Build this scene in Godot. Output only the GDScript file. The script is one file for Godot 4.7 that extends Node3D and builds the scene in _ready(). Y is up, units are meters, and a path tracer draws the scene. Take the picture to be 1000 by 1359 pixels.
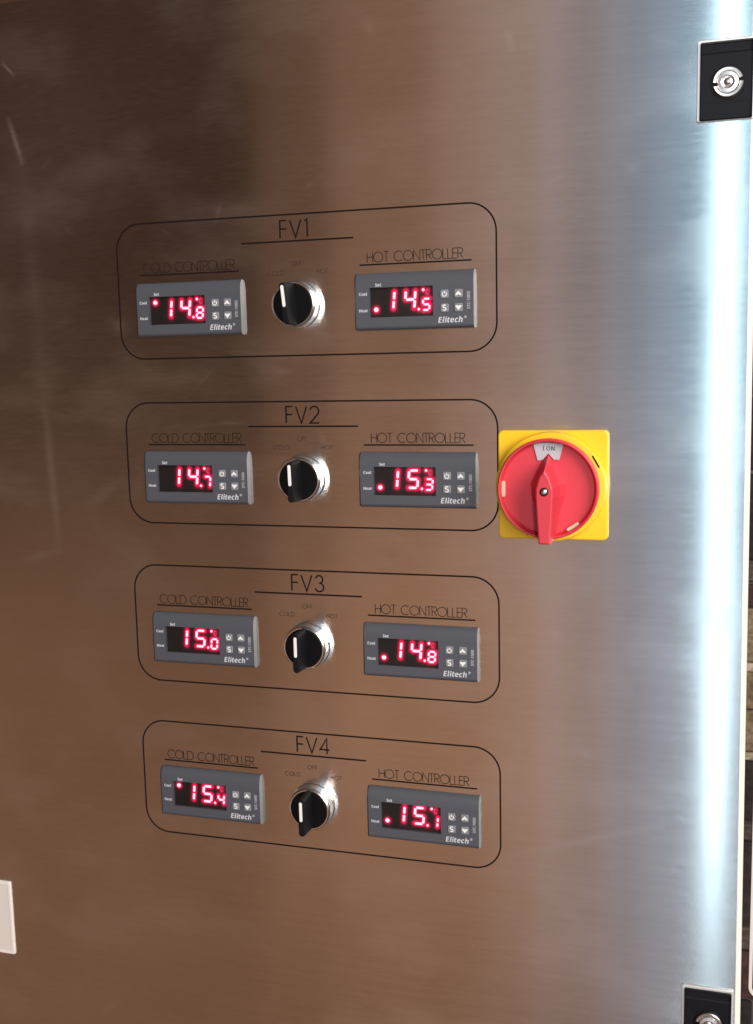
extends Node3D
# A brushed stainless control cabinet door. Shapes are written in millimetres; MM turns them into metres.
const MM := 0.001
const PITCH := 109.7233
var M := {}
var texts := {}
var rng := RandomNumberGenerator.new()


# ------------------------------------------------------------------ mesh helpers
func mb() -> SurfaceTool:
	var st := SurfaceTool.new()
	st.begin(Mesh.PRIMITIVE_TRIANGLES)
	return st


func tri(st: SurfaceTool, a: Vector3, b: Vector3, c: Vector3, na: Vector3, nb: Vector3, nc: Vector3) -> void:
	var g := (b - a).cross(c - a)
	if g.length_squared() < 1e-14:
		return
	var list := [[a, na], [b, nb], [c, nc]]
	if g.dot(na + nb + nc) > 0.0:   # front faces run clockwise
		list = [[a, na], [c, nc], [b, nb]]
	for e in list:
		st.set_normal((e[1] as Vector3).normalized())
		st.set_uv(Vector2(e[0].x, e[0].y) * 0.01)
		st.add_vertex((e[0] as Vector3) * MM)


func quad(st: SurfaceTool, a: Vector3, b: Vector3, c: Vector3, d: Vector3, n: Vector3) -> void:
	tri(st, a, b, c, n, n, n)
	tri(st, a, c, d, n, n, n)


func quad4(st: SurfaceTool, a: Vector3, b: Vector3, c: Vector3, d: Vector3, na: Vector3, nb: Vector3, nc: Vector3, nd: Vector3) -> void:
	tri(st, a, b, c, na, nb, nc)
	tri(st, a, c, d, na, nc, nd)


func obj(called: String, st: SurfaceTool, m: Material, parent: Node = self) -> MeshInstance3D:
	var o := MeshInstance3D.new()
	o.name = called
	o.mesh = st.commit()
	o.material_override = m
	parent.add_child(o, true)
	return o


func put(called: String, mesh: Mesh, m: Material, parent: Node, at := Vector3.ZERO) -> MeshInstance3D:
	var o := MeshInstance3D.new()
	o.name = called
	o.mesh = mesh
	o.material_override = m
	o.position = at * MM
	parent.add_child(o, true)
	return o


func tag(o: Node, label: String, category: String, group := "") -> void:
	o.set_meta("label", label)
	o.set_meta("category", category)
	if group:
		o.set_meta("group", group)


func thing(called: String, label: String, category: String, at := Vector3.ZERO, group := "") -> Node3D:
	var o := Node3D.new()
	o.name = called
	add_child(o, true)
	o.position = at * MM
	tag(o, label, category, group)
	return o


# a flat cap over an outline, at height z, facing +z or -z
func cap(st: SurfaceTool, all: PackedVector2Array, z: float, up := 1.0) -> void:
	var pts := PackedVector2Array()
	for p in all:
		if pts.is_empty() or (p.distance_to(pts[-1]) > 0.004 and p.distance_to(pts[0]) > 0.004):
			pts.append(p)
	var idx := Geometry2D.triangulate_polygon(pts)
	var n := Vector3(0, 0, up)
	for i in range(0, idx.size(), 3):
		tri(st, v3(pts[idx[i]], z), v3(pts[idx[i + 1]], z), v3(pts[idx[i + 2]], z), n, n, n)


func v3(p: Vector2, z: float) -> Vector3:
	return Vector3(p.x, p.y, z)


func inset(pts: PackedVector2Array, d: float) -> PackedVector2Array:
	var out := PackedVector2Array()
	var n := pts.size()
	var area := 0.0
	for i in n:
		area += pts[i].cross(pts[(i + 1) % n])
	var s := 1.0 if area > 0 else -1.0
	for i in n:
		var e0 := (pts[i] - pts[(i + n - 1) % n]).normalized()
		var e1 := (pts[(i + 1) % n] - pts[i]).normalized()
		var n0 := Vector2(-e0.y, e0.x) * s
		var n1 := Vector2(-e1.y, e1.x) * s
		var m := (n0 + n1).normalized()
		out.append(pts[i] + m * d / maxf(m.dot(n0), 0.35))
	return out


# bands between outlines of equal count: [[pts, z], ...], closed by a cap on the last; smooth turns the normals along the outline
func loft(st: SurfaceTool, loops: Array, top := true, smooth := true) -> void:
	for k in loops.size() - 1:
		var a: PackedVector2Array = loops[k][0]
		var b: PackedVector2Array = loops[k + 1][0]
		var za: float = loops[k][1]
		var zb: float = loops[k + 1][1]
		var n := a.size()
		var area := 0.0
		for i in n:
			area += a[i].cross(a[(i + 1) % n])
		var s := 1.0 if area > 0 else -1.0
		var face := PackedVector3Array()
		for i in n:
			var j := (i + 1) % n
			var along := v3(a[j], za) - v3(a[i], za) + v3(b[j], zb) - v3(b[i], zb)
			var rise := v3(b[i], zb) - v3(a[i], za) + v3(b[j], zb) - v3(a[j], za)
			var f := along.cross(rise) * s
			face.append(f.normalized())
		for i in n:
			var j := (i + 1) % n
			var ni := face[i]
			var nj := face[i]
			if smooth:
				if face[i].dot(face[(i + n - 1) % n]) > 0.75:
					ni = (face[i] + face[(i + n - 1) % n]).normalized()
				if face[i].dot(face[j]) > 0.75:
					nj = (face[i] + face[j]).normalized()
			quad4(st, v3(a[i], za), v3(a[j], za), v3(b[j], zb), v3(b[i], zb), ni, nj, nj, ni)
	if top:
		cap(st, loops[-1][0], loops[-1][1])


func prism(st: SurfaceTool, pts: PackedVector2Array, z0: float, z1: float, bevel := 0.0) -> void:
	var loops := [[pts, z0], [pts, z1 - bevel]]
	if bevel > 0.0:
		loops.append([inset(pts, bevel * 0.35), z1 - bevel * 0.3])
		loops.append([inset(pts, bevel), z1])
	loft(st, loops)


func rrect(cx: float, cy: float, w: float, h: float, r: float, steps := 6) -> PackedVector2Array:
	var out := PackedVector2Array()
	for k in 4:
		var c := Vector2(cx, cy) + Vector2((w / 2 - r) * [1, -1, -1, 1][k], (h / 2 - r) * [1, 1, -1, -1][k])
		if r <= 0.0:
			out.append(c)
			continue
		for i in steps + 1:
			var t := PI / 2 * (k + float(i) / steps)
			out.append(c + Vector2(cos(t), sin(t)) * r)
	return out


func circle(cx: float, cy: float, r: float, n := 24) -> PackedVector2Array:
	var out := PackedVector2Array()
	for i in n:
		out.append(Vector2(cx, cy) + Vector2.from_angle(TAU * i / n) * r)
	return out


# profile of [r, z] pairs turned about z; hard edges between profile segments, smooth round the axis
func lathe(st: SurfaceTool, c: Vector2, prof: Array, n := 64, from := 0.0, to := TAU) -> void:
	for k in prof.size() - 1:
		var r0: float = prof[k][0]
		var z0: float = prof[k][1]
		var r1: float = prof[k + 1][0]
		var z1: float = prof[k + 1][1]
		var nn := Vector2(z1 - z0, -(r1 - r0)).normalized()
		for i in n:
			var t0 := lerpf(from, to, float(i) / n)
			var t1 := lerpf(from, to, float(i + 1) / n)
			var d0 := Vector2.from_angle(t0)
			var d1 := Vector2.from_angle(t1)
			var n0 := Vector3(d0.x * nn.x, d0.y * nn.x, nn.y)
			var n1 := Vector3(d1.x * nn.x, d1.y * nn.x, nn.y)
			quad4(st, v3(c + d0 * r0, z0), v3(c + d1 * r0, z0), v3(c + d1 * r1, z1), v3(c + d0 * r1, z1), n0, n1, n1, n0)


# a flat stroke of some thickness along a polyline
func stroke(st: SurfaceTool, pts: PackedVector2Array, w: float, z0: float, z1: float, closed := false) -> void:
	var n := pts.size()
	var l := PackedVector2Array()
	var r := PackedVector2Array()
	for i in n:
		var before := pts[(i + n - 1) % n] if closed or i > 0 else pts[i]
		var after := pts[(i + 1) % n] if closed or i < n - 1 else pts[i]
		var e0 := (pts[i] - before).normalized()
		var e1 := (after - pts[i]).normalized()
		if e0 == Vector2.ZERO:
			e0 = e1
		if e1 == Vector2.ZERO:
			e1 = e0
		var m := (Vector2(-e0.y, e0.x) + Vector2(-e1.y, e1.x)).normalized()
		var k := w / 2 / maxf(m.dot(Vector2(-e0.y, e0.x)), 0.4)
		l.append(pts[i] + m * k)
		r.append(pts[i] - m * k)
	for i in (n if closed else n - 1):
		var j := (i + 1) % n
		quad(st, v3(l[i], z1), v3(r[i], z1), v3(r[j], z1), v3(l[j], z1), Vector3(0, 0, 1))
		var side := (l[i] - r[i]).normalized()
		quad(st, v3(l[i], z0), v3(l[j], z0), v3(l[j], z1), v3(l[i], z1), v3(side, 0))
		quad(st, v3(r[i], z0), v3(r[j], z0), v3(r[j], z1), v3(r[i], z1), v3(-side, 0))


func arc(cx: float, cy: float, rx: float, ry: float, a0: float, a1: float, n := 14) -> PackedVector2Array:
	var out := PackedVector2Array()
	for i in n + 1:
		var t := deg_to_rad(lerpf(a0, a1, float(i) / n))
		out.append(Vector2(cx + cos(t) * rx, cy + sin(t) * ry))
	return out


func pl(a: Array) -> PackedVector2Array:
	var out := PackedVector2Array()
	for i in range(0, a.size(), 2):
		out.append(Vector2(a[i], a[i + 1]))
	return out


# thin geometric capitals, one unit tall: [strokes, width]
func glyph(ch: String) -> Array:
	match ch:
		"C": return [[arc(0.5, 0.5, 0.5, 0.5, 48, 312, 22)], 0.88]
		"O": return [[arc(0.5, 0.5, 0.5, 0.5, 0, 360, 28)], 1.0]
		"L": return [[pl([0, 1, 0, 0, 0.42, 0])], 0.42]
		"D":
			var d := pl([0, 0, 0, 1, 0.3, 1])
			d.append_array(arc(0.3, 0.5, 0.45, 0.5, 88, -88, 14))
			d.append_array(pl([0.3, 0, 0, 0]))
			return [[d], 0.75]
		"N": return [[pl([0, 0, 0, 1, 0.66, 0, 0.66, 1])], 0.66]
		"T": return [[pl([0, 1, 0.5, 1]), pl([0.25, 1, 0.25, 0])], 0.5]
		"R":
			var p := pl([0, 0, 0, 1, 0.25, 1])
			p.append_array(arc(0.25, 0.74, 0.26, 0.26, 88, -88, 10))
			p.append_array(pl([0, 0.48]))
			return [[p, pl([0.22, 0.48, 0.52, 0])], 0.52]
		"E": return [[pl([0.44, 1, 0, 1, 0, 0, 0.44, 0]), pl([0, 0.52, 0.42, 0.52])], 0.44]
		"F": return [[pl([0.42, 1, 0, 1, 0, 0]), pl([0, 0.52, 0.4, 0.52])], 0.42]
		"H": return [[pl([0, 0, 0, 1]), pl([0.6, 0, 0.6, 1]), pl([0, 0.52, 0.6, 0.52])], 0.6]
		"V": return [[pl([0, 1, 0.35, 0, 0.7, 1])], 0.7]
		"1": return [[pl([0.02, 0.92, 0.18, 1, 0.18, 0])], 0.22]
		"2":
			var t := arc(0.28, 0.71, 0.28, 0.29, 170, -35, 14)
			t.append_array(pl([0.0, 0.0, 0.58, 0.0]))
			return [[t], 0.58]
		"3":
			return [[arc(0.27, 0.76, 0.23, 0.24, 165, -90, 14), arc(0.27, 0.27, 0.28, 0.27, 90, -165, 14)], 0.55]
		"4": return [[pl([0.45, 0, 0.45, 1, 0, 0.28, 0.62, 0.28])], 0.62]
	return [[], 0.42]


# lettering that starts at x, stands on y, is h tall, and spread to a width if one is given
func letters(st: SurfaceTool, s: String, x: float, y: float, h: float, w: float, gap: float, width := 0.0, z1 := 0.12) -> void:
	var total := 0.0
	for ch in s:
		total += float(glyph(ch)[1]) * h
	var space := gap
	if width > 0.0:
		space = (width - total) / (s.length() - 1)
	for ch in s:
		var g := glyph(ch)
		for line in g[0]:
			var pts := PackedVector2Array()
			for p in line:
				pts.append(Vector2(x + p.x * h, y + p.y * h))
			stroke(st, pts, w, 0.0, z1)
		x += float(g[1]) * h + space


# lettering of a given em height (mm), as a child that faces out of the surface
func words(called: String, s: String, em: float, weight: int, m: Material, parent: Node, at: Vector3, lean := 0.0, turn := 0.0) -> MeshInstance3D:
	var key := "%s/%d" % [s, weight]
	if not texts.has(key):
		var f := SystemFont.new()
		f.font_names = PackedStringArray(["Droid Sans"])
		f.font_weight = weight
		var t := TextMesh.new()
		t.text = s
		t.font = f
		t.font_size = 48
		t.pixel_size = 0.0001
		t.depth = 0.2 * MM
		t.curve_step = 2.0
		texts[key] = t
	var o := put(called, texts[key], m, parent, at)
	var k := em / 4.8
	o.transform.basis = Basis(Vector3(0, 0, 1), turn) * Basis(Vector3(k, 0, 0), Vector3(lean * k, k, 0), Vector3(0, 0, 1))
	return o


# ------------------------------------------------------------------ materials
func mat(c: Color, rough: float, metal := 0.0) -> StandardMaterial3D:   # c is linear
	var m := StandardMaterial3D.new()
	m.albedo_color = c.linear_to_srgb()
	m.roughness = rough
	m.metallic = metal
	return m


func glow(c: Color, k: float) -> StandardMaterial3D:
	var m := mat(Color(0.05, 0.005, 0.008), 0.5)
	m.emission_enabled = true
	m.emission = c.linear_to_srgb()
	m.emission_energy_multiplier = k
	return m


# smooth noise of any stretch, as numbers from -0.5 to 0.5
func field(w: int, h: int, from_w: int, from_h: int, freq: float, sd: int, oct := 3) -> PackedFloat32Array:
	var f := FastNoiseLite.new()
	f.seed = sd
	f.frequency = freq
	f.fractal_octaves = oct
	f.noise_type = FastNoiseLite.TYPE_SIMPLEX
	var im := f.get_image(from_w, from_h)
	im.convert(Image.FORMAT_RF)
	im.resize(w, h, Image.INTERPOLATE_CUBIC)
	var out := im.get_data().to_float32_array()
	for i in out.size():
		out[i] -= 0.5
	return out


const PX0 := -165.0
const PX1 := 398.2
const PY0 := -640.0
const PY1 := 150.8


# a faint mark rubbed into the steel: a soft line from a to b (mm), w wide
func scuff(buf: PackedFloat32Array, W: int, H: int, a: Vector2, b: Vector2, w: float, k: float) -> void:
	var s := Vector2(W / (PX1 - PX0), H / (PY1 - PY0))
	var lo := (a.min(b) - Vector2(w, w) * 3 - Vector2(PX0, PY0)) * s
	var hi := (a.max(b) + Vector2(w, w) * 3 - Vector2(PX0, PY0)) * s
	for y in range(maxi(0, int(lo.y)), mini(H - 1, int(hi.y)) + 1):
		for x in range(maxi(0, int(lo.x)), mini(W - 1, int(hi.x)) + 1):
			var p := Vector2(x, y) / s + Vector2(PX0, PY0)
			var q := Geometry2D.get_closest_point_to_segment(p, a, b)
			var d := p.distance_to(q) / w
			var t := q.distance_to(a) / maxf(a.distance_to(b), 0.1)
			buf[(H - 1 - y) * W + x] += k * exp(-d * d) * (0.35 + 0.65 * sin(PI * clampf(t, 0.05, 0.95)))


func steel() -> StandardMaterial3D:
	var W := 1024
	var H := 1440
	var fine := field(W, H, 96, H, 0.45, 3, 2)
	var mid := field(W, H, 24, H / 2, 0.2, 9, 2)
	var smear := field(W, H, 150, 400, 0.026, 21, 5)
	var cloud := field(W, H, 128, 180, 0.018, 33, 3)
	var marks := PackedFloat32Array()
	marks.resize(W * H)
	rng.seed = 7
	for s in SCUFFS:
		scuff(marks, W, H, Vector2(s[0], s[1]), Vector2(s[2], s[3]), s[4], s[5])
	for i in 60:
		var a := Vector2(rng.randf_range(PX0, PX1), rng.randf_range(PY0, PY1))
		var dir := Vector2.from_angle(rng.randfn(0.0, 0.5)) * rng.randf_range(3, 26)
		scuff(marks, W, H, a, a + dir, rng.randf_range(0.5, 2.2), rng.randf_range(0.04, 0.16))
	var col := PackedFloat32Array()
	var rough := PackedFloat32Array()
	var bare := PackedFloat32Array()   # 1 where the steel is clean, less under dust and wiped smears
	bare.resize(W * H)
	col.resize(W * H * 3)
	rough.resize(W * H)
	for i in W * H:
		var f := fine[i]
		var g := mid[i]
		var s := smoothstep(-0.1, 0.5, smear[i])
		var c := cloud[i]
		var m := marks[i]
		var v := clampf(0.62 + 0.045 * f + 0.03 * g + 0.08 * c + 0.05 * s + 0.30 * m, 0.0, 1.0)
		col[i * 3] = v
		col[i * 3 + 1] = v * 0.97
		col[i * 3 + 2] = v * 0.935
		bare[i] = 1.0 - clampf(0.009 + 0.012 * c + 0.016 * s + 0.010 * f + 0.10 * m, 0.0, 0.5)
		rough[i] = clampf(0.48 + 0.07 * f + 0.03 * g + 0.13 * s + 0.05 * c + 0.75 * m, 0.05, 1.0)
	var mt := mat(Color(1, 1, 1), 0.34, 1.0)
	mt.albedo_texture = ImageTexture.create_from_image(Image.create_from_data(W, H, false, Image.FORMAT_RGBF, col.to_byte_array()))
	mt.roughness_texture = ImageTexture.create_from_image(Image.create_from_data(W, H, false, Image.FORMAT_RF, rough.to_byte_array()))
	mt.metallic_texture = ImageTexture.create_from_image(Image.create_from_data(W, H, false, Image.FORMAT_RF, bare.to_byte_array()))
	mt.anisotropy_enabled = true
	mt.anisotropy = -1.0
	return mt


const SCUFFS := [
	[-78, 112, -70, 104, 0.9, 0.5], [-76, 76, -68, 48, 1.8, 0.45], [-68, 60, -62, -120, 6.0, 0.08],
	[-62, -118, -58, -215, 3.0, 0.22], [-60, -215, -84, -222, 3.0, 0.2], [-32, -182, -6, -165, 4.0, 0.16],
	[-6, -60, 2, -64, 5.0, 0.2], [260, -402, 352, -372, 2.0, 0.22], [270, -417, 300, -440, 5.0, 0.12],
	[286, -255, 288, -257, 2.2, 0.4], [259, -260, 260, -262, 2.0, 0.2], [260, 96, 262, 88, 2.0, 0.3],
	[175, 112, 178, 105, 3.0, 0.22], [180, 32, 210, 30, 14.0, 0.1], [20, -100, 60, -95, 6.0, 0.12],
	[330, 20, 332, 14, 4.0, 0.2], [250, 20, 262, 14, 12.0, 0.1], [60, 10, 120, 4, 8.0, 0.08],
	[150, -108, 230, -112, 9.0, 0.1], [300, -330, 310, -332, 3.0, 0.2],
]


func make_materials() -> void:
	M.steel = steel()
	M.ink = mat(Color(0.012, 0.0065, 0.0055), 0.8)
	M.ink.metallic_specular = 0.2
	M.faint_ink = mat(Color(0.020, 0.012, 0.010), 0.8)
	M.faint_ink.metallic_specular = 0.2
	M.worn_ink = mat(Color(0.045, 0.027, 0.022), 0.7)
	M.worn_ink.metallic_specular = 0.2
	M.chrome = mat(Color(0.86, 0.86, 0.87), 0.25, 1.0)
	M.black = mat(Color(0.003, 0.003, 0.0032), 0.42)
	M.black.metallic_specular = 0.3
	M.black_lever = mat(Color(0.005, 0.005, 0.0055), 0.6)
	M.black_lever.metallic_specular = 0.28
	M.white = mat(Color(0.78, 0.77, 0.76), 0.5)
	M.bezel = mat(Color(0.068, 0.073, 0.088), 0.42)
	M.end_strip = mat(Color(0.21, 0.205, 0.20), 0.5)
	M.cavity = mat(Color(0.004, 0.002, 0.002), 0.6)
	M.print = mat(Color(0.55, 0.56, 0.60), 0.5)
	M.button = mat(Color(0.20, 0.205, 0.22), 0.5)
	M.smoke = mat(Color(0.01, 0.004, 0.005), 0.12)
	M.smoke.metallic_specular = 0.15
	M.smoke.transparency = BaseMaterial3D.TRANSPARENCY_ALPHA
	M.smoke.albedo_color.a = 0.12
	M.core = glow(Color(1.0, 0.42, 0.54), 2.5)
	M.dim = glow(Color(1.0, 0.10, 0.20), 0.75)
	M.yellow = mat(Color(0.86, 0.52, 0.008), 0.42)
	M.red = mat(Color(0.60, 0.036, 0.058), 0.45)
	M.silver_label = mat(Color(0.46, 0.44, 0.48), 0.35, 0.0)
	M.cream = mat(Color(0.62, 0.46, 0.32), 0.5)
	M.lock_black = mat(Color(0.0075, 0.0075, 0.010), 0.42)
	M.lock_black.metallic_specular = 0.25
	M.edge = mat(Color(0.80, 0.72, 0.64), 0.5, 0.0)  # pale colour stands in for light reflected off the rolled steel
	M.zinc = mat(Color(0.72, 0.71, 0.70), 0.32, 1.0)
	M.rim_steel = mat(Color(0.70, 0.70, 0.70), 0.42, 0.6)
	M.card = mat(Color(0.68, 0.62, 0.57), 0.6)
	M.card_edge = mat(Color(0.78, 0.73, 0.70), 0.5)


# ------------------------------------------------------------------ the door
func build_cabinet() -> void:
	var door := thing("control_cabinet", "brushed stainless steel control cabinet door with four engraved frames FV1 to FV4", "control cabinet")
	var tool := [mb()]   # held in an array so that the lambdas below follow the change of mesh
	var R := 3.2
	# rings from the front face outwards over the rolled edge to the return
	var rings := []
	for k in 7:
		var t := PI / 2 * k / 6.0
		rings.append([R - R * sin(t), -(R - R * cos(t)), sin(t), cos(t)])
	rings.append([0.0, -24.0, 1.0, 0.0])
	var size := Vector2(PX1 - PX0, PY1 - PY0)
	var corner := func(k: int, d: float, z: float) -> Vector3:
		return Vector3([PX0 + d, PX1 + 2.6 - d, PX1 - 1.6 - d, PX0 + d][k], [PY0 + d, PY0 + d, PY1 - d, PY1 - d][k], z)
	var vert := func(p: Vector3, n: Vector3) -> void:
		tool[0].set_normal(n)
		tool[0].set_uv(Vector2((p.x - PX0) / size.x, 1.0 - (p.y - PY0) / size.y))
		tool[0].add_vertex(p * MM)
	var q := func(a: Vector3, b: Vector3, c: Vector3, d: Vector3, na: Vector3, nb: Vector3) -> void:   # a b lower ring, c d upper
		for e in [[a, na], [c, nb], [b, na], [a, na], [d, nb], [c, nb]]:
			vert.call(e[0], e[1])
	var f := [corner.call(0, R, 0.0), corner.call(1, R, 0.0), corner.call(2, R, 0.0), corner.call(3, R, 0.0)]
	q.call(f[0], f[1], f[2], f[3], Vector3(0, 0, 1), Vector3(0, 0, 1))
	var outs := [Vector3(0, -1, 0), Vector3(1, 0, 0), Vector3(0, 1, 0), Vector3(-1, 0, 0)]
	# the rolled edges: top, bottom and left run on in the same steel, the right one is coloured pale for the light it reflects
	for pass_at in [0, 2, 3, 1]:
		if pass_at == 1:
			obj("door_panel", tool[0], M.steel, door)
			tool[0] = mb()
		for i in rings.size() - 1:
			var a: Array = rings[i]
			var b: Array = rings[i + 1]
			var k: int = pass_at
			var j := (k + 1) % 4
			var na: Vector3 = outs[k] * a[2] + Vector3(0, 0, a[3])
			var nb: Vector3 = outs[k] * b[2] + Vector3(0, 0, b[3])
			q.call(corner.call(k, b[0], b[1]), corner.call(j, b[0], b[1]), corner.call(j, a[0], a[1]), corner.call(k, a[0], a[1]), nb, na)
	obj("folded_edge", tool[0], M.edge, door)
	var body := mb()
	prism(body, rrect((PX0 + PX1) / 2 - 3, (PY0 + PY1) / 2, size.x - 14, size.y - 12, 2.0, 3), -230.0, -24.5)
	obj("cabinet_body", body, M.rim_steel, door)
	# the engraving of each row: y is the row's own origin
	var tops := [3.41, -2.91, -2.70, -2.77]
	var bots := [-83.68, -83.40, -83.36, -83.59]
	var titles := [-12.84, -18.82, -18.44, -18.54]
	var caps := [-29.68, -30.62, -30.35, -30.61]
	for i in 4:
		var y: float = -PITCH * i
		var s1 := mb()
		stroke(s1, rrect(126.32, y + (tops[i] + bots[i]) / 2, 252.64, tops[i] - bots[i], 17.0, 12), 1.02, 0.0, 0.12, true)
		obj("border_line", s1, M.ink, door)
		var s2 := mb()
		letters(s2, "FV%d" % (i + 1), 115.6, y + titles[i] + 2.1, 10.6, 1.0, 2.2)
		obj("title_lettering", s2, M.ink, door)
		var s3 := mb()
		stroke(s3, pl([89.1, y + titles[i], 163.77, y + titles[i]]), 1.05, 0.0, 0.12)
		obj("title_underline", s3, M.ink, door)
		for side in 2:
			var x0: float = [16.3, 167.4][side]
			var s4 := mb()
			stroke(s4, pl([x0, y + caps[i], x0 + 70.3, y + caps[i]]), 0.95, 0.0, 0.12)
			obj("caption_underline", s4, M.ink, door)
			var s5 := mb()
			if side == 0:
				letters(s5, "COLD CONTROLLER", x0 + 2.6, y + caps[i] + 1.4, 6.0, 0.46, 1.0, 65.0)
			else:
				letters(s5, "HOT CONTROLLER", x0 + 5.0, y + caps[i] + 1.4, 6.0, 0.46, 1.0, 60.0)
			obj("caption_lettering", s5, M.faint_ink, door)
		for w in [["COLD", -20.0, 18.6], ["OFF", -3.6, 24.2], ["HOT", 13.0, 18.6]]:
			var s6 := mb()
			letters(s6, w[0], 126.3 + w[1], y - 52.2 + w[2], 2.7, 0.3, 0.75)
			obj("position_lettering", s6, M.worn_ink, door)


# ------------------------------------------------------------------ temperature controllers
const SEG := {"0": "abcdef", "1": "bc", "3": "abcdg", "4": "bcfg", "5": "acdfg", "7": "abc", "8": "abcdefg"}
const WX0 := 9.75
const WX1 := 49.69
const WY0 := -8.95
const WY1 := -26.8
const FLOOR_Z := 2.1


func make_controller() -> Node3D:
	var t := thing("temperature_controller", "", "temperature controller", Vector3.ZERO, "grey temperature controllers set in the steel door")
	# the arched bezel: a profile across y, run along x, with the display opening left out
	var prof := [[-34.5, 0.0], [-34.5, 2.2], [-33.9, 3.4], [-33.0, 4.0], [-32.2, 4.2], [-8.0, 4.2], [-4.6, 3.9], [-2.2, 3.2], [-0.5, 1.9], [0.0, 1.0], [0.0, 0.0]]
	var st := mb()
	for k in prof.size() - 1:
		var a: Array = prof[k]
		var b: Array = prof[k + 1]
		var n := Vector3(0, -(b[1] - a[1]), b[0] - a[0]).normalized()
		var na := n
		var nb := n
		if k > 1 and k < prof.size() - 2:
			var a0: Array = prof[k - 1]
			var b1: Array = prof[k + 2]
			na = (n + Vector3(0, -(a[1] - a0[1]), a[0] - a0[0]).normalized()).normalized()
			nb = (n + Vector3(0, -(b1[1] - b[1]), b1[0] - b[0]).normalized()).normalized()
		if k == 4:
			# the flat front face, in four strips round the window
			for r in [[0.9, WX0, a[0], b[0]], [WX1, 74.6, a[0], b[0]], [WX0, WX1, a[0], WY1], [WX0, WX1, WY0, b[0]]]:
				quad(st, Vector3(r[0], r[2], 4.2), Vector3(r[1], r[2], 4.2), Vector3(r[1], r[3], 4.2), Vector3(r[0], r[3], 4.2), Vector3(0, 0, 1))
		else:
			quad4(st, Vector3(0.9, a[0], a[1]), Vector3(74.6, a[0], a[1]), Vector3(74.6, b[0], b[1]), Vector3(0.9, b[0], b[1]), na, na, nb, nb)
	obj("bezel", st, M.bezel, t)
	st = mb()
	# the ends: a chamfer, then a flat cheek
	for e in [[0.9, 0.0, -1.0], [74.6, 75.0, 1.0]]:
		if e[2] > 0.0:
			obj("bezel_end", st, M.bezel, t)
			st = mb()
		for k in prof.size() - 1:
			var a: Array = prof[k]
			var b: Array = prof[k + 1]
			var za: float = maxf(0.0, a[1] - 0.5)
			var zb: float = maxf(0.0, b[1] - 0.5)
			var ya: float = clampf(a[0], -34.2, -0.3)
			var yb: float = clampf(b[0], -34.2, -0.3)
			quad(st, Vector3(e[0], a[0], a[1]), Vector3(e[0], b[0], b[1]), Vector3(e[1], yb, zb), Vector3(e[1], ya, za), Vector3(e[2], 0, 0.8).normalized())
			quad(st, Vector3(e[1], ya, 0), Vector3(e[1], yb, 0), Vector3(e[1], yb, zb), Vector3(e[1], ya, za), Vector3(e[2], 0, 0))
	obj("end_strip", st, M.end_strip, t)
	st = mb()
	# window walls
	for w in [[WX0, WY0, WX1, WY0, 0, -1], [WX0, WY1, WX1, WY1, 0, 1], [WX0, WY0, WX0, WY1, 1, 0], [WX1, WY0, WX1, WY1, -1, 0]]:
		quad(st, Vector3(w[0], w[1], 4.2), Vector3(w[2], w[3], 4.2), Vector3(w[2], w[3], FLOOR_Z - 0.3), Vector3(w[0], w[1], FLOOR_Z - 0.3), Vector3(w[4], w[5], 0))
	obj("window_frame", st, M.bezel, t)
	var g := mb()
	quad(g, Vector3(WX0, WY1, 4.12), Vector3(WX1, WY1, 4.12), Vector3(WX1, WY0, 4.12), Vector3(WX0, WY0, 4.12), Vector3(0, 0, 1))
	obj("display_window", g, M.smoke, t)
	# four push buttons, each with its sign
	for b in [["power", 56.9, -14.2], ["up", 65.5, -14.2], ["set", 56.9, -22.4], ["down", 65.5, -22.4]]:
		var s := mb()
		prism(s, rrect(0, 0, 5.0, 5.0, 0.8, 3), 4.0, 4.75, 0.3)
		var o := obj("button", s, M.button, t)
		o.position = Vector3(b[1], b[2], 0) * MM
		var y := mb()
		var zt := 4.9
		match b[0]:
			"power":
				stroke(y, arc(0, -0.1, 1.35, 1.35, 125, 415, 16), 0.5, 4.7, zt)
				stroke(y, pl([0, 0.1, 0, 1.8]), 0.5, 4.7, zt)
			"set":
				var sp := arc(0, 0.85, 0.95, 0.8, 30, 270, 10)
				sp.append_array(arc(0, -0.75, 0.95, 0.8, 90, -150, 10))
				stroke(y, sp, 0.62, 4.7, zt)
			"up":
				prism(y, pl([0, 1.5, -1.9, -0.7, -1.5, -1.3, 0, -0.5, 1.5, -1.3, 1.9, -0.7]), 4.7, zt)
			"down":
				prism(y, pl([0, -1.7, 1.9, 0.7, 1.5, 1.3, 0, 0.9, -1.5, 1.3, -1.9, 0.7]), 4.7, zt)
		obj("sign", y, M.white, o)
	words("status_lettering", "Set", 2.6, 700, M.print, t, Vector3(15.4, -7.4, 4.2))
	words("status_lettering", "Cool", 2.5, 700, M.print, t, Vector3(5.6, -12.6, 4.2))
	words("status_lettering", "Heat", 2.5, 700, M.print, t, Vector3(5.6, -22.6, 4.2))
	words("logo_lettering", "Elitech", 4.7, 700, M.print, t, Vector3(60.4, -29.6, 4.2), 0.18)
	words("logo_mark", "®", 2.2, 400, M.print, t, Vector3(69.6, -28.2, 4.2))
	words("type_lettering", "STC-1000", 2.5, 400, M.print, t, Vector3(71.6, -18.4, 4.2), 0.0, PI / 2)
	return t


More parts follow.
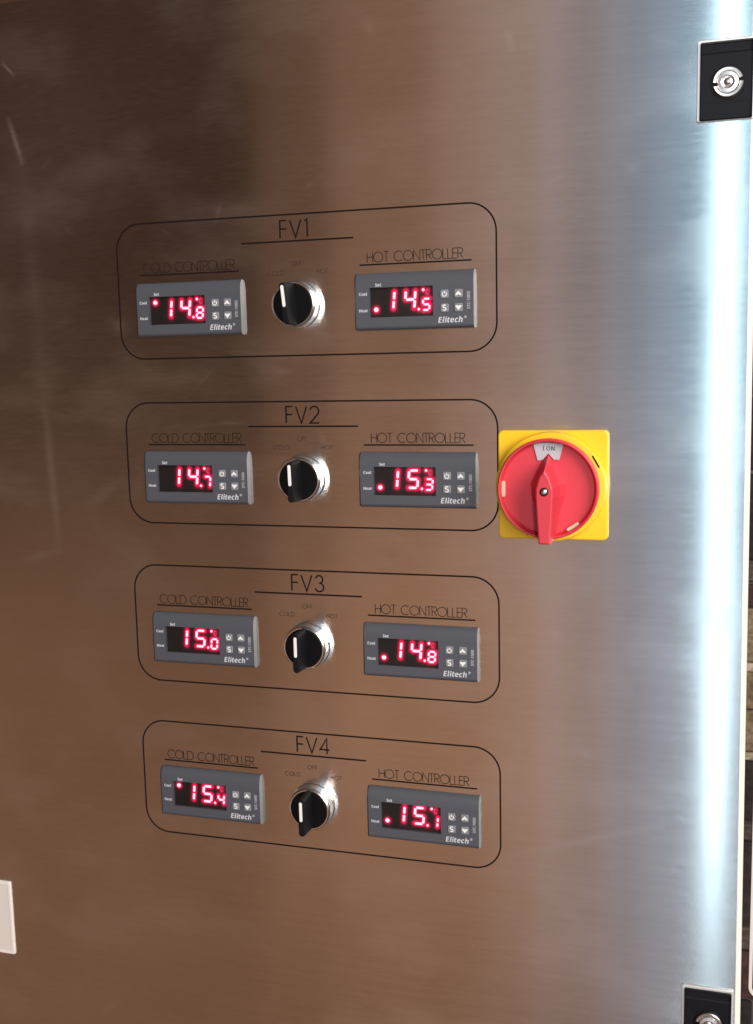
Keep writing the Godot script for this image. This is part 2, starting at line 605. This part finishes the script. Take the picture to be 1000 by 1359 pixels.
# the seven strips of a digit whose cell is x0..x1, y0 (bottom)..y1 (top), leaning a little: name -> [a, b]
func segments(x0: float, x1: float, y0: float, y1: float, lean: float) -> Dictionary:
	var ym := (y0 + y1) / 2
	var p := func(x: float, y: float) -> Vector2:
		return Vector2(x + (y - ym) * lean, y)
	return {
		"a": [p.call(x0, y1), p.call(x1, y1)], "d": [p.call(x0, y0), p.call(x1, y0)], "g": [p.call(x0, ym), p.call(x1, ym)],
		"f": [p.call(x0, ym), p.call(x0, y1)], "b": [p.call(x1, ym), p.call(x1, y1)], "e": [p.call(x0, y0), p.call(x0, ym)], "c": [p.call(x1, y0), p.call(x1, ym)],
	}


func fill_display(t: Node3D, reading: String, led: int) -> void:
	var ww := WX1 - WX0
	var wh := WY0 - WY1
	var U := func(u: float) -> float: return WX0 + u * ww
	var V := func(v: float) -> float: return WY0 - v * wh
	var bars := []   # [a, b, half width, strength] for the painted halo round the strips
	var cells := [[0.215, 0.375, 0.735, 0.13, 1.65], [0.555, 0.705, 0.735, 0.13, 1.65], [0.83, 0.935, 0.80, 0.425, 1.35]]
	for k in 3:
		var c: Array = cells[k]
		var sg := segments(U.call(c[0]), U.call(c[1]), V.call(c[2]), V.call(c[3]), 0.09)
		var st := mb()
		for name in SEG[reading[k]]:
			var a: Vector2 = sg[name][0]
			var b: Vector2 = sg[name][1]
			var d := (b - a).normalized()
			a += d * c[4] * 0.24
			b -= d * c[4] * 0.24
			var n: Vector2 = Vector2(-d.y, d.x) * c[4] * 0.5
			prism(st, PackedVector2Array([a, a + n * 0.9 + d * 0.5, b + n * 0.9 - d * 0.5, b, b - n * 0.9 - d * 0.5, a - n * 0.9 + d * 0.5]), FLOOR_Z, FLOOR_Z + 0.25)
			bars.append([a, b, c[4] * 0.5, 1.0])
		obj("digit", st, M.core, t)
	for dot in [[0.765, 0.765, 0.72, M.core, "decimal_point", 1.0], [0.838, 0.125, 0.78, M.core, "degree_mark", 0.9]]:
		var s := mb()
		var p := Vector2(U.call(dot[0]), V.call(dot[1]))
		prism(s, circle(p.x, p.y, dot[2], 14), FLOOR_Z, FLOOR_Z + 0.25)
		obj(dot[4], s, dot[3], t)
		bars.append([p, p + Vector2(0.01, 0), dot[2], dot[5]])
	var sc := mb()
	stroke(sc, arc(U.call(0.905), V.call(0.2), 1.0, 1.5, 50, 310, 10), 0.5, FLOOR_Z, FLOOR_Z + 0.2)
	obj("degree_letter", sc, M.dim, t)
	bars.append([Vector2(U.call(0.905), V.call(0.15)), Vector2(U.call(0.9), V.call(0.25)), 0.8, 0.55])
	if led:
		var s := mb()
		var p := Vector2(U.call(0.09), V.call(0.2 if led == 1 else 0.735))
		prism(s, circle(p.x, p.y, 1.35, 18), FLOOR_Z, FLOOR_Z + 0.3)
		obj("indicator_lamp", s, M.core, t)
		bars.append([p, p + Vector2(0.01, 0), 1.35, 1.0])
	# the display face: the red halo of the strips is painted into its emission
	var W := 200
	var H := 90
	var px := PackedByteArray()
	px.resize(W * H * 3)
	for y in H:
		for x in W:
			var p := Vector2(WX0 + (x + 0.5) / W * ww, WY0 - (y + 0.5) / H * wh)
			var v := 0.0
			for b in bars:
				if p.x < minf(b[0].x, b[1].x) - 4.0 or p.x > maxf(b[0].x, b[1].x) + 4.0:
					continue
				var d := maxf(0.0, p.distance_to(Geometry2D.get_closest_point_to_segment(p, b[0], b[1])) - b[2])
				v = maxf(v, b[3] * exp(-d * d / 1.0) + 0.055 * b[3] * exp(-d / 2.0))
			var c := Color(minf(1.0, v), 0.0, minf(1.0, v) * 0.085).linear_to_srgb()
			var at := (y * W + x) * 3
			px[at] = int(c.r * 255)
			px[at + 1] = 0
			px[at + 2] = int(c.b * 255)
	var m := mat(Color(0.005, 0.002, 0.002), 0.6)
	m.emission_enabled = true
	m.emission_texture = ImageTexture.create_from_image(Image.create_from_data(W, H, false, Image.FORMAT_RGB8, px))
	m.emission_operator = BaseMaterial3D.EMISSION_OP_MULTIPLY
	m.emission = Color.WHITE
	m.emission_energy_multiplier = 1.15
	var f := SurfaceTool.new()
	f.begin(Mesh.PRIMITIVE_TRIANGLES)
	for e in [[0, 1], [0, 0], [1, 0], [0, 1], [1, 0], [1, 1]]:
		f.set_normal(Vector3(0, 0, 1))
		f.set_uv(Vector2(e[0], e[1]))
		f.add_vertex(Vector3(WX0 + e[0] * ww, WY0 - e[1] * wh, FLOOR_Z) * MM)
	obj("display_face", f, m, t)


func build_controllers() -> void:
	var reads := [["148", "145"], ["147", "153"], ["150", "148"], ["154", "151"]]
	var leds := [[1, 2], [0, 2], [0, 2], [1, 2]]
	var proto := make_controller()
	var made := []
	for i in 4:
		for s in 2:
			made.append(proto if i == 0 and s == 0 else proto.duplicate())
	for i in 4:
		for s in 2:
			var t: Node3D = made[i * 2 + s]
			if t != proto:
				t.name = "temperature_controller_%03d" % (i * 2 + s)
				add_child(t, true)
			t.position = Vector3([14.18, 164.89][s], -PITCH * i - 35.0, 0.0) * MM
			var r: String = reads[i][s]
			t.set_meta("label", "grey temperature controller under the %s CONTROLLER caption in frame FV%d, reading %s.%s" % [["COLD", "HOT"][s], i + 1, r.left(2), r[2]])
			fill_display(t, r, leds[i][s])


# ------------------------------------------------------------------ selector knobs
func stadium(w: float, l: float) -> PackedVector2Array:
	return rrect(0, 0, w, l, w * 0.49, 8)


func build_knobs() -> void:
	var t := thing("selector_knob", "", "selector knob", Vector3.ZERO, "black selector knobs with chrome collars")
	var s := mb()
	lathe(s, Vector2.ZERO, [[15.2, 0], [15.2, 1.2], [14.6, 1.8], [14.6, 8.2], [14.2, 9.2], [13.5, 9.8], [12.9, 9.8], [12.7, 8.5]], 96)
	obj("collar", s, M.chrome, t)
	var c := mb()
	lathe(c, Vector2.ZERO, [[12.75, 8.4], [12.75, 9.7], [12.3, 10.3], [0.0, 10.3]], 72)
	obj("cap", c, M.black, t)
	var l := mb()
	var loops := []
	for k in [[5.2, 10.2], [4.9, 11.2], [4.8, 13.2], [4.7, 17.5], [4.6, 21.0], [4.5, 23.4], [4.0, 24.1], [3.2, 24.4]]:
		var w: float = k[0]
		loops.append([stadium(w, minf(26.6, 25.2 + (24.4 - k[1]) * 0.1) - (0.8 if k[1] > 23.9 else 0.0)), k[1]])
	loft(l, loops)
	obj("lever", l, M.black_lever, t)
	var p := mb()
	var mk := PackedVector2Array()
	for v in stadium(2.0, 13.2):
		mk.append(v + Vector2(0, 4.4))
	prism(p, mk, 24.0, 24.62, 0.1)
	obj("pointer_mark", p, M.white, t)
	var turn := [5.5, 1.5, 0.0, 0.5]
	var what := ["leaning slightly left", "nearly upright", "upright", "upright"]
	var dups := [t, t.duplicate(), t.duplicate(), t.duplicate()]
	for i in 4:
		var o: Node3D = dups[i]
		if i:
			o.name = "selector_knob_%03d" % i
			add_child(o, true)
		o.position = Vector3(126.3, -PITCH * i - 52.2, 0) * MM
		o.rotation_degrees.z = turn[i]
		o.set_meta("label", "black selector knob with chrome collar below the FV%d title, its white pointer %s" % [i + 1, what[i]])


# ------------------------------------------------------------------ main switch
func build_switch() -> void:
	var t := thing("main_switch", "red rotary main switch on a yellow square plate, turned to ON", "rotary switch", Vector3(286.2, -163.95, 0))
	var p := mb()
	prism(p, rrect(0, 0, 65.4, 65.4, 3.0, 5), 0.0, 4.0, 0.9)
	obj("plate", p, M.yellow, t)
	var c := mb()
	lathe(c, Vector2.ZERO, [[32.4, 3.5], [32.2, 14.6], [31.6, 15.4], [29.0, 15.6], [28.0, 15.6]], 96)
	obj("collar", c, M.yellow, t)
	var k := mb()
	var slot := PackedVector2Array()
	for v in rrect(0, 0, 0.9, 8.0, 0.44, 4):
		slot.append(v.rotated(deg_to_rad(30)) + Vector2.from_angle(deg_to_rad(30)) * 30.9)
	prism(k, slot, 15.2, 15.75)
	obj("slot_mark", k, M.black, t)
	var d := mb()
	lathe(d, Vector2.ZERO, [[29.0, 15.0], [29.4, 23.2], [29.1, 24.2], [28.6, 24.7], [28.1, 24.6], [27.7, 24.0], [27.0, 20.2], [26.3, 19.5], [0.0, 19.5]], 96)
	var dial := obj("dial", d, M.red, t)
	# the grip: from a wide pointed foot to a narrow boat-shaped top
	var foot := pl([0, 20.2, 4.2, 15.5, 10.5, 3.0, 10.0, -4.0, 6.2, -16.0, 4.3, -29.0, -4.3, -29.0, -6.2, -16.0, -10.0, -4.0, -10.5, 3.0, -4.2, 15.5])
	var low := pl([0, 17.5, 3.2, 12.5, 7.2, 2.5, 7.2, -4.0, 5.2, -16.0, 3.9, -29.6, -3.9, -29.6, -5.2, -16.0, -7.2, -4.0, -7.2, 2.5, -3.2, 12.5])
	var high := pl([0, 12.4, 3.0, 8.2, 5.0, 1.5, 5.0, -3.5, 4.3, -16.0, 3.3, -30.4, -3.3, -30.4, -4.3, -16.0, -5.0, -3.5, -5.0, 1.5, -3.0, 8.2])
	var g := mb()
	loft(g, [[foot, 19.4], [low, 24.0], [high, 36.0], [inset(high, 0.35), 36.7], [inset(high, 1.0), 37.0]], true, false)
	quad(g, Vector3(-4.3, -29.0, 19.4), Vector3(4.3, -29.0, 19.4), Vector3(3.9, -29.6, 24.0), Vector3(-3.9, -29.6, 24.0), Vector3(0, -1, 0))
	obj("grip", g, M.red, t)
	var s := mb()
	lathe(s, Vector2.ZERO, [[2.5, 36.9], [2.5, 37.2], [1.9, 37.2], [1.5, 36.6]], 28)
	var ring := obj("screw_hole", s, M.black, t)
	var s2 := mb()
	lathe(s2, Vector2.ZERO, [[1.9, 37.05], [1.4, 37.5], [0.7, 37.75], [0.0, 37.8]], 24)
	obj("screw_head", s2, M.zinc, ring)
	var w := mb()
	prism(w, pl([-8.7, 26.0, -4.0, 26.7, 0.0, 26.9, 4.0, 26.7, 8.7, 25.6, 6.3, 16.9, 3.2, 16.9, 0.0, 20.6, -3.2, 16.9, -6.2, 16.2]), 19.6, 20.4, 0.1)
	var lab := obj("position_plate", w, M.silver_label, t)
	words("position_lettering", "I ON", 3.5, 400, M.black, lab, Vector3(0.4, 23.5, 20.45), 0.0, -0.04)
	for a in [[181.0, 9.4], [-57.0, 8.2]]:
		var h := mb()
		var pts := PackedVector2Array()
		for v in rrect(0, 0, 2.2, a[1], 0.9, 4):
			pts.append(v.rotated(deg_to_rad(a[0])) + Vector2.from_angle(deg_to_rad(a[0])) * 26.4)
		prism(h, pts, 19.4, 21.6, 0.3)
		obj("slot_insert", h, M.cream, dial)


# ------------------------------------------------------------------ quarter-turn locks
func build_locks() -> void:
	for i in 2:
		var t := thing("quarter_turn_lock", ["black quarter-turn lock at the upper corner of the door, its whole silver disc showing",
			"black quarter-turn lock at the lower corner of the door, cut by the picture's bottom edge"][i], "lock", Vector3(380.8, [59.4, -495.0][i], 0), "quarter-turn locks on the door edge")
		var r := mb()
		prism(r, rrect(-0.2, 0.6, 30.6, 43.2, 1.0, 3), 0.0, 1.5, 0.4)
		obj("rim", r, M.rim_steel, t)
		var h := mb()
		# black housing: a dished face whose lower part slopes back
		var o := rrect(0, 0, 27.6, 41.2, 0.8, 3)
		loft(h, [[o, 1.2], [o, 2.6], [inset(o, 0.5), 3.0]], false)
		var q := inset(o, 0.5)
		var x0 := -13.3
		var x1 := 13.3
		var lines := [[20.1, 1.65], [15.0, 1.8], [14.2, 2.3], [-11.0, 2.3], [-12.0, 2.1], [-20.1, 1.62]]
		for k in lines.size() - 1:
			var a: Array = lines[k]
			var b: Array = lines[k + 1]
			quad(h, Vector3(x0, a[0], a[1]), Vector3(x1, a[0], a[1]), Vector3(x1, b[0], b[1]), Vector3(x0, b[0], b[1]), Vector3(0, -(b[1] - a[1]), b[0] - a[0]).normalized() * -1.0)
		for x in [x0, x1]:
			quad(h, Vector3(x, 20.1, 3.0), Vector3(x, -20.1, 3.0), Vector3(x, -20.1, 1.3), Vector3(x, 20.1, 1.3), Vector3(-signf(x), 0, 0))
		obj("housing", h, M.lock_black, t)
		var c := mb()
		lathe(c, Vector2(0.8, -1.2), [[9.2, 2.25], [9.0, 2.5], [8.2, 2.5]], 48)
		obj("seat_ring", c, M.black, t)
		var tilt: float = deg_to_rad([8.0, -6.0][i])
		for half in 2:
			var d := mb()
			var a0: float = tilt + PI * half + 0.14
			lathe(d, Vector2(0.8, -1.2), [[8.1, 2.2], [8.0, 3.6], [7.6, 4.0], [6.4, 3.9], [6.0, 3.4], [5.8, 2.2]], 28, a0, a0 + PI - 0.28)
			obj("disc_half", d, M.zinc, t)
		var e := mb()
		lathe(e, Vector2(0.8, -1.2), [[5.9, 2.2], [5.85, 3.6], [5.4, 4.3], [3.6, 4.5], [3.0, 4.2], [2.3, 4.0], [1.6, 4.3], [0.8, 5.0], [0.0, 5.1]], 40)
		obj("core", e, M.zinc, t)


func build_card() -> void:
	var t := thing("label_plate", "pale blank label plate at the left side of the door, partly out of view", "label plate", Vector3(-148.0, -495.4, 0))
	var a := mb()
	prism(a, rrect(0, 0, 62, 57.6, 1.2, 4), 0.0, 1.0, 0.3)
	obj("plate", a, M.card, t)
	var b := mb()
	stroke(b, rrect(0, 0, 59.4, 55.0, 1.0, 4), 1.7, 0.9, 1.35, true)
	obj("raised_edge", b, M.card_edge, t)


# ------------------------------------------------------------------ behind the door
func build_background() -> void:
	var wall := thing("brick_wall", "old brick wall of tan, grey and dark red bricks with pale mortar, behind the door's right edge", "brick wall", Vector3(430, -640, -800))
	var mortar := mat(Color(0.10, 0.085, 0.075), 0.95)
	var back := mb()
	prism(back, rrect(0, 0, 900, 1300, 1.0, 1), -120.0, -7.0)
	obj("mortar_bed", back, mortar, wall)
	var tones := [Color(0.36, 0.27, 0.17), Color(0.30, 0.22, 0.13), Color(0.055, 0.042, 0.04), Color(0.10, 0.045, 0.045), Color(0.16, 0.12, 0.11), Color(0.03, 0.022, 0.025), Color(0.62, 0.53, 0.40)]
	var mats := []
	for i in tones.size():
		var m := mat(tones[i], 0.9)
		var n := NoiseTexture2D.new()
		var f := FastNoiseLite.new()
		f.seed = 40 + i
		f.frequency = 0.03
		n.noise = f
		n.width = 128
		n.height = 128
		var ramp := Gradient.new()
		ramp.colors = PackedColorArray([Color(0.62, 0.6, 0.58), Color(1, 1, 1)])
		n.color_ramp = ramp
		m.albedo_texture = n
		m.uv1_triplanar = true
		m.uv1_scale = Vector3(18, 18, 18)
		mats.append(m)
	rng.seed = 11
	for c in COURSES.size():
		var h: float = COURSES[c][0] - COURSES[c][1]
		var s := mb()
		var o := PackedVector2Array()
		for p in rrect(0, 0, 214, h, 4.0, 3):
			o.append(p + Vector2(rng.randf_range(-0.3, 0.3), rng.randf_range(-0.3, 0.3)))
		prism(s, o, -8.0, 0.0, 2.5)
		var mesh := s.commit()
		for k in 4:
			var x := -326.0 + 226.0 * k + (70.0 if c % 2 else 0.0)
			var tone: int = COURSES[c][2] if k in [1, 2] else rng.randi() % 6
			var br := put("brick", mesh, mats[tone], wall, Vector3(x, (COURSES[c][0] + COURSES[c][1]) / 2 + 640.0, rng.randf_range(-1.5, 1.5)))
			br.rotation.z = rng.randf_range(-0.004, 0.004)
	var b := thing("framed_board", "dark board with a rounded white edge standing before the bricks by the door's lower edge", "board", Vector3(0, 0, -420))
	var s2 := mb()
	var o2 := rrect(492, -601, 146, 246, 12.0, 8)
	prism(s2, inset(o2, 3.0), -8.0, -1.0)
	obj("board", s2, mats[2], b)
	var s3 := mb()
	stroke(s3, inset(o2, 1.6), 3.2, -10.0, 0.0, true)
	obj("edge_band", s3, M.card_edge, b)


# stone courses: top, bottom, tone
const COURSES := [[620.0, 470.0, 5], [465.0, 330.0, 2], [325.0, 200.0, 5], [195.0, 80.0, 5], [75.0, -55.0, 5], [-60.0, -140.0, 2], [-146.0, -236.0, 5], [-242.0, -352.0, 5], [-357.0, -379.0, 4], [-384.0, -413.0, 3], [-415.0, -485.0, 0], [-486.5, -498.0, 6], [-499.5, -548.0, 1], [-551.0, -605.0, 0],
	[-606.5, -617.0, 6], [-618.5, -700.0, 2], [-704.0, -726.0, 4], [-729.0, -846.0, 2], [-849.0, -880.0, 4], [-883.0, -950.0, 3], [-954.0, -1040.0, 5], [-1050.0, -1140.0, 2], [-1150.0, -1240.0, 3]]


func area(called: String, at: Vector3, aim: Vector3, size: Vector2, c: Color, e: float) -> void:
	var l := AreaLight3D.new()
	l.name = called
	l.area_size = size
	l.area_normalize_energy = true
	l.light_color = c.linear_to_srgb()
	l.light_energy = e
	l.shadow_enabled = true
	add_child(l)
	l.look_at_from_position(at, aim)


func _ready() -> void:
	# camera
	var cam := Camera3D.new()
	cam.name = "camera"
	cam.position = Vector3(381.186, -85.967, 662.529) * MM
	cam.rotation = Vector3(-0.1386, 0.3021, -0.0226)
	cam.fov = rad_to_deg(2.0 * atan(679.5 / 1471.244))
	cam.near = 0.02
	cam.far = 50.0
	add_child(cam)
	# surroundings and lamps
	var we := WorldEnvironment.new()
	we.name = "surroundings"
	var env := Environment.new()
	env.background_mode = Environment.BG_COLOR
	env.background_color = Color(0.064, 0.034, 0.022).linear_to_srgb()
	env.tonemap_mode = Environment.TONE_MAPPER_LINEAR
	env.tonemap_exposure = 1.0
	env.sdfgi_enabled = true
	env.ssao_enabled = true
	env.ssil_enabled = true
	we.environment = env
	add_child(we)
	var mid := Vector3(0.2, -0.2, 0.0)
	area("window_light", Vector3(0.387, 0.3, 3.2), Vector3(0.387, 0.3, 0.0), Vector2(0.042, 4.5), Color(0.605, 0.884, 1.0), 0.517)
	area("window_wall_light", Vector3(0.280, -0.1, 3.3), Vector3(0.280, -0.1, 0.0), Vector2(1.440, 5.2), Color(0.69, 0.862, 1.0), 0.138)
	area("added_blue_slice_a", Vector3(0.345, -0.1, 3.35), Vector3(0.345, -0.1, 0.0), Vector2(1.210, 5.2), Color(0.455, 0.727, 1.0), 0.220)  # added slice of the blue wall glow, softens its edge on the steel
	area("added_blue_slice_b", Vector3(0.400, -0.1, 3.3), Vector3(0.400, -0.1, 0.0), Vector2(1.040, 5.2), Color(0.385, 0.692, 1.0), 0.224)  # another added overlapping slice, deepens the blue reflection in steps
	area("added_blue_slice_c", Vector3(0.430, -0.1, 3.28), Vector3(0.430, -0.1, 0.0), Vector2(0.860, 5.2), Color(0.345, 0.655, 1.0), 0.206)  # narrower added slice of that same glow, not a part of the window
	area("added_blue_slice_d", Vector3(0.470, -0.1, 3.25), Vector3(0.470, -0.1, 0.0), Vector2(0.660, 5.2), Color(0.324, 0.647, 1.0), 0.186)  # narrowest added slice of the blue glow behind the camera
	area("added_grey_light", Vector3(-0.200, 0.8, 3.5), Vector3(-0.200, 0.8, 0.0), Vector2(0.920, 3.4), Color(1.0, 0.83, 0.82), 0.100)  # added unseen grey emitter, blends warm and blue reflections on the panel
	area("room_light", Vector3(-0.750, 0.2, 3.4), Vector3(-0.750, 0.2, 0.0), Vector2(1.180, 5.2), Color(1.0, 0.527, 0.318), 0.215)
	area("added_warm_slice", Vector3(-0.550, 0.2, 3.6), Vector3(-0.550, 0.2, 0.0), Vector2(1.140, 5.2), Color(1.0, 0.564, 0.364), 0.208)  # room light split in two, this added half has shifted edges
	area("floor_bounce_light", Vector3(-0.6, -1.9, 2.7), Vector3(0.0, -0.5, 0.0), Vector2(4.4, 2.8), Color(1.0, 0.49, 0.26), 0.75)
	area("side_window_light", Vector3(2.1, 0.8, 1.5), mid, Vector2(1.3, 1.5), Color(1.0, 0.95, 0.90), 9.5)
	area("added_collar_light", Vector3(1.15, 0.15, 3.0), Vector3(0.3, -0.1, 0.0), Vector2(0.3, 2.6), Color(1.0, 0.97, 0.94), 4.2)  # added unseen tall lamp for highlights on the knob collars
	make_materials()
	build_cabinet()
	build_background()
	build_controllers()
	build_knobs()
	build_switch()
	build_locks()
	build_card()
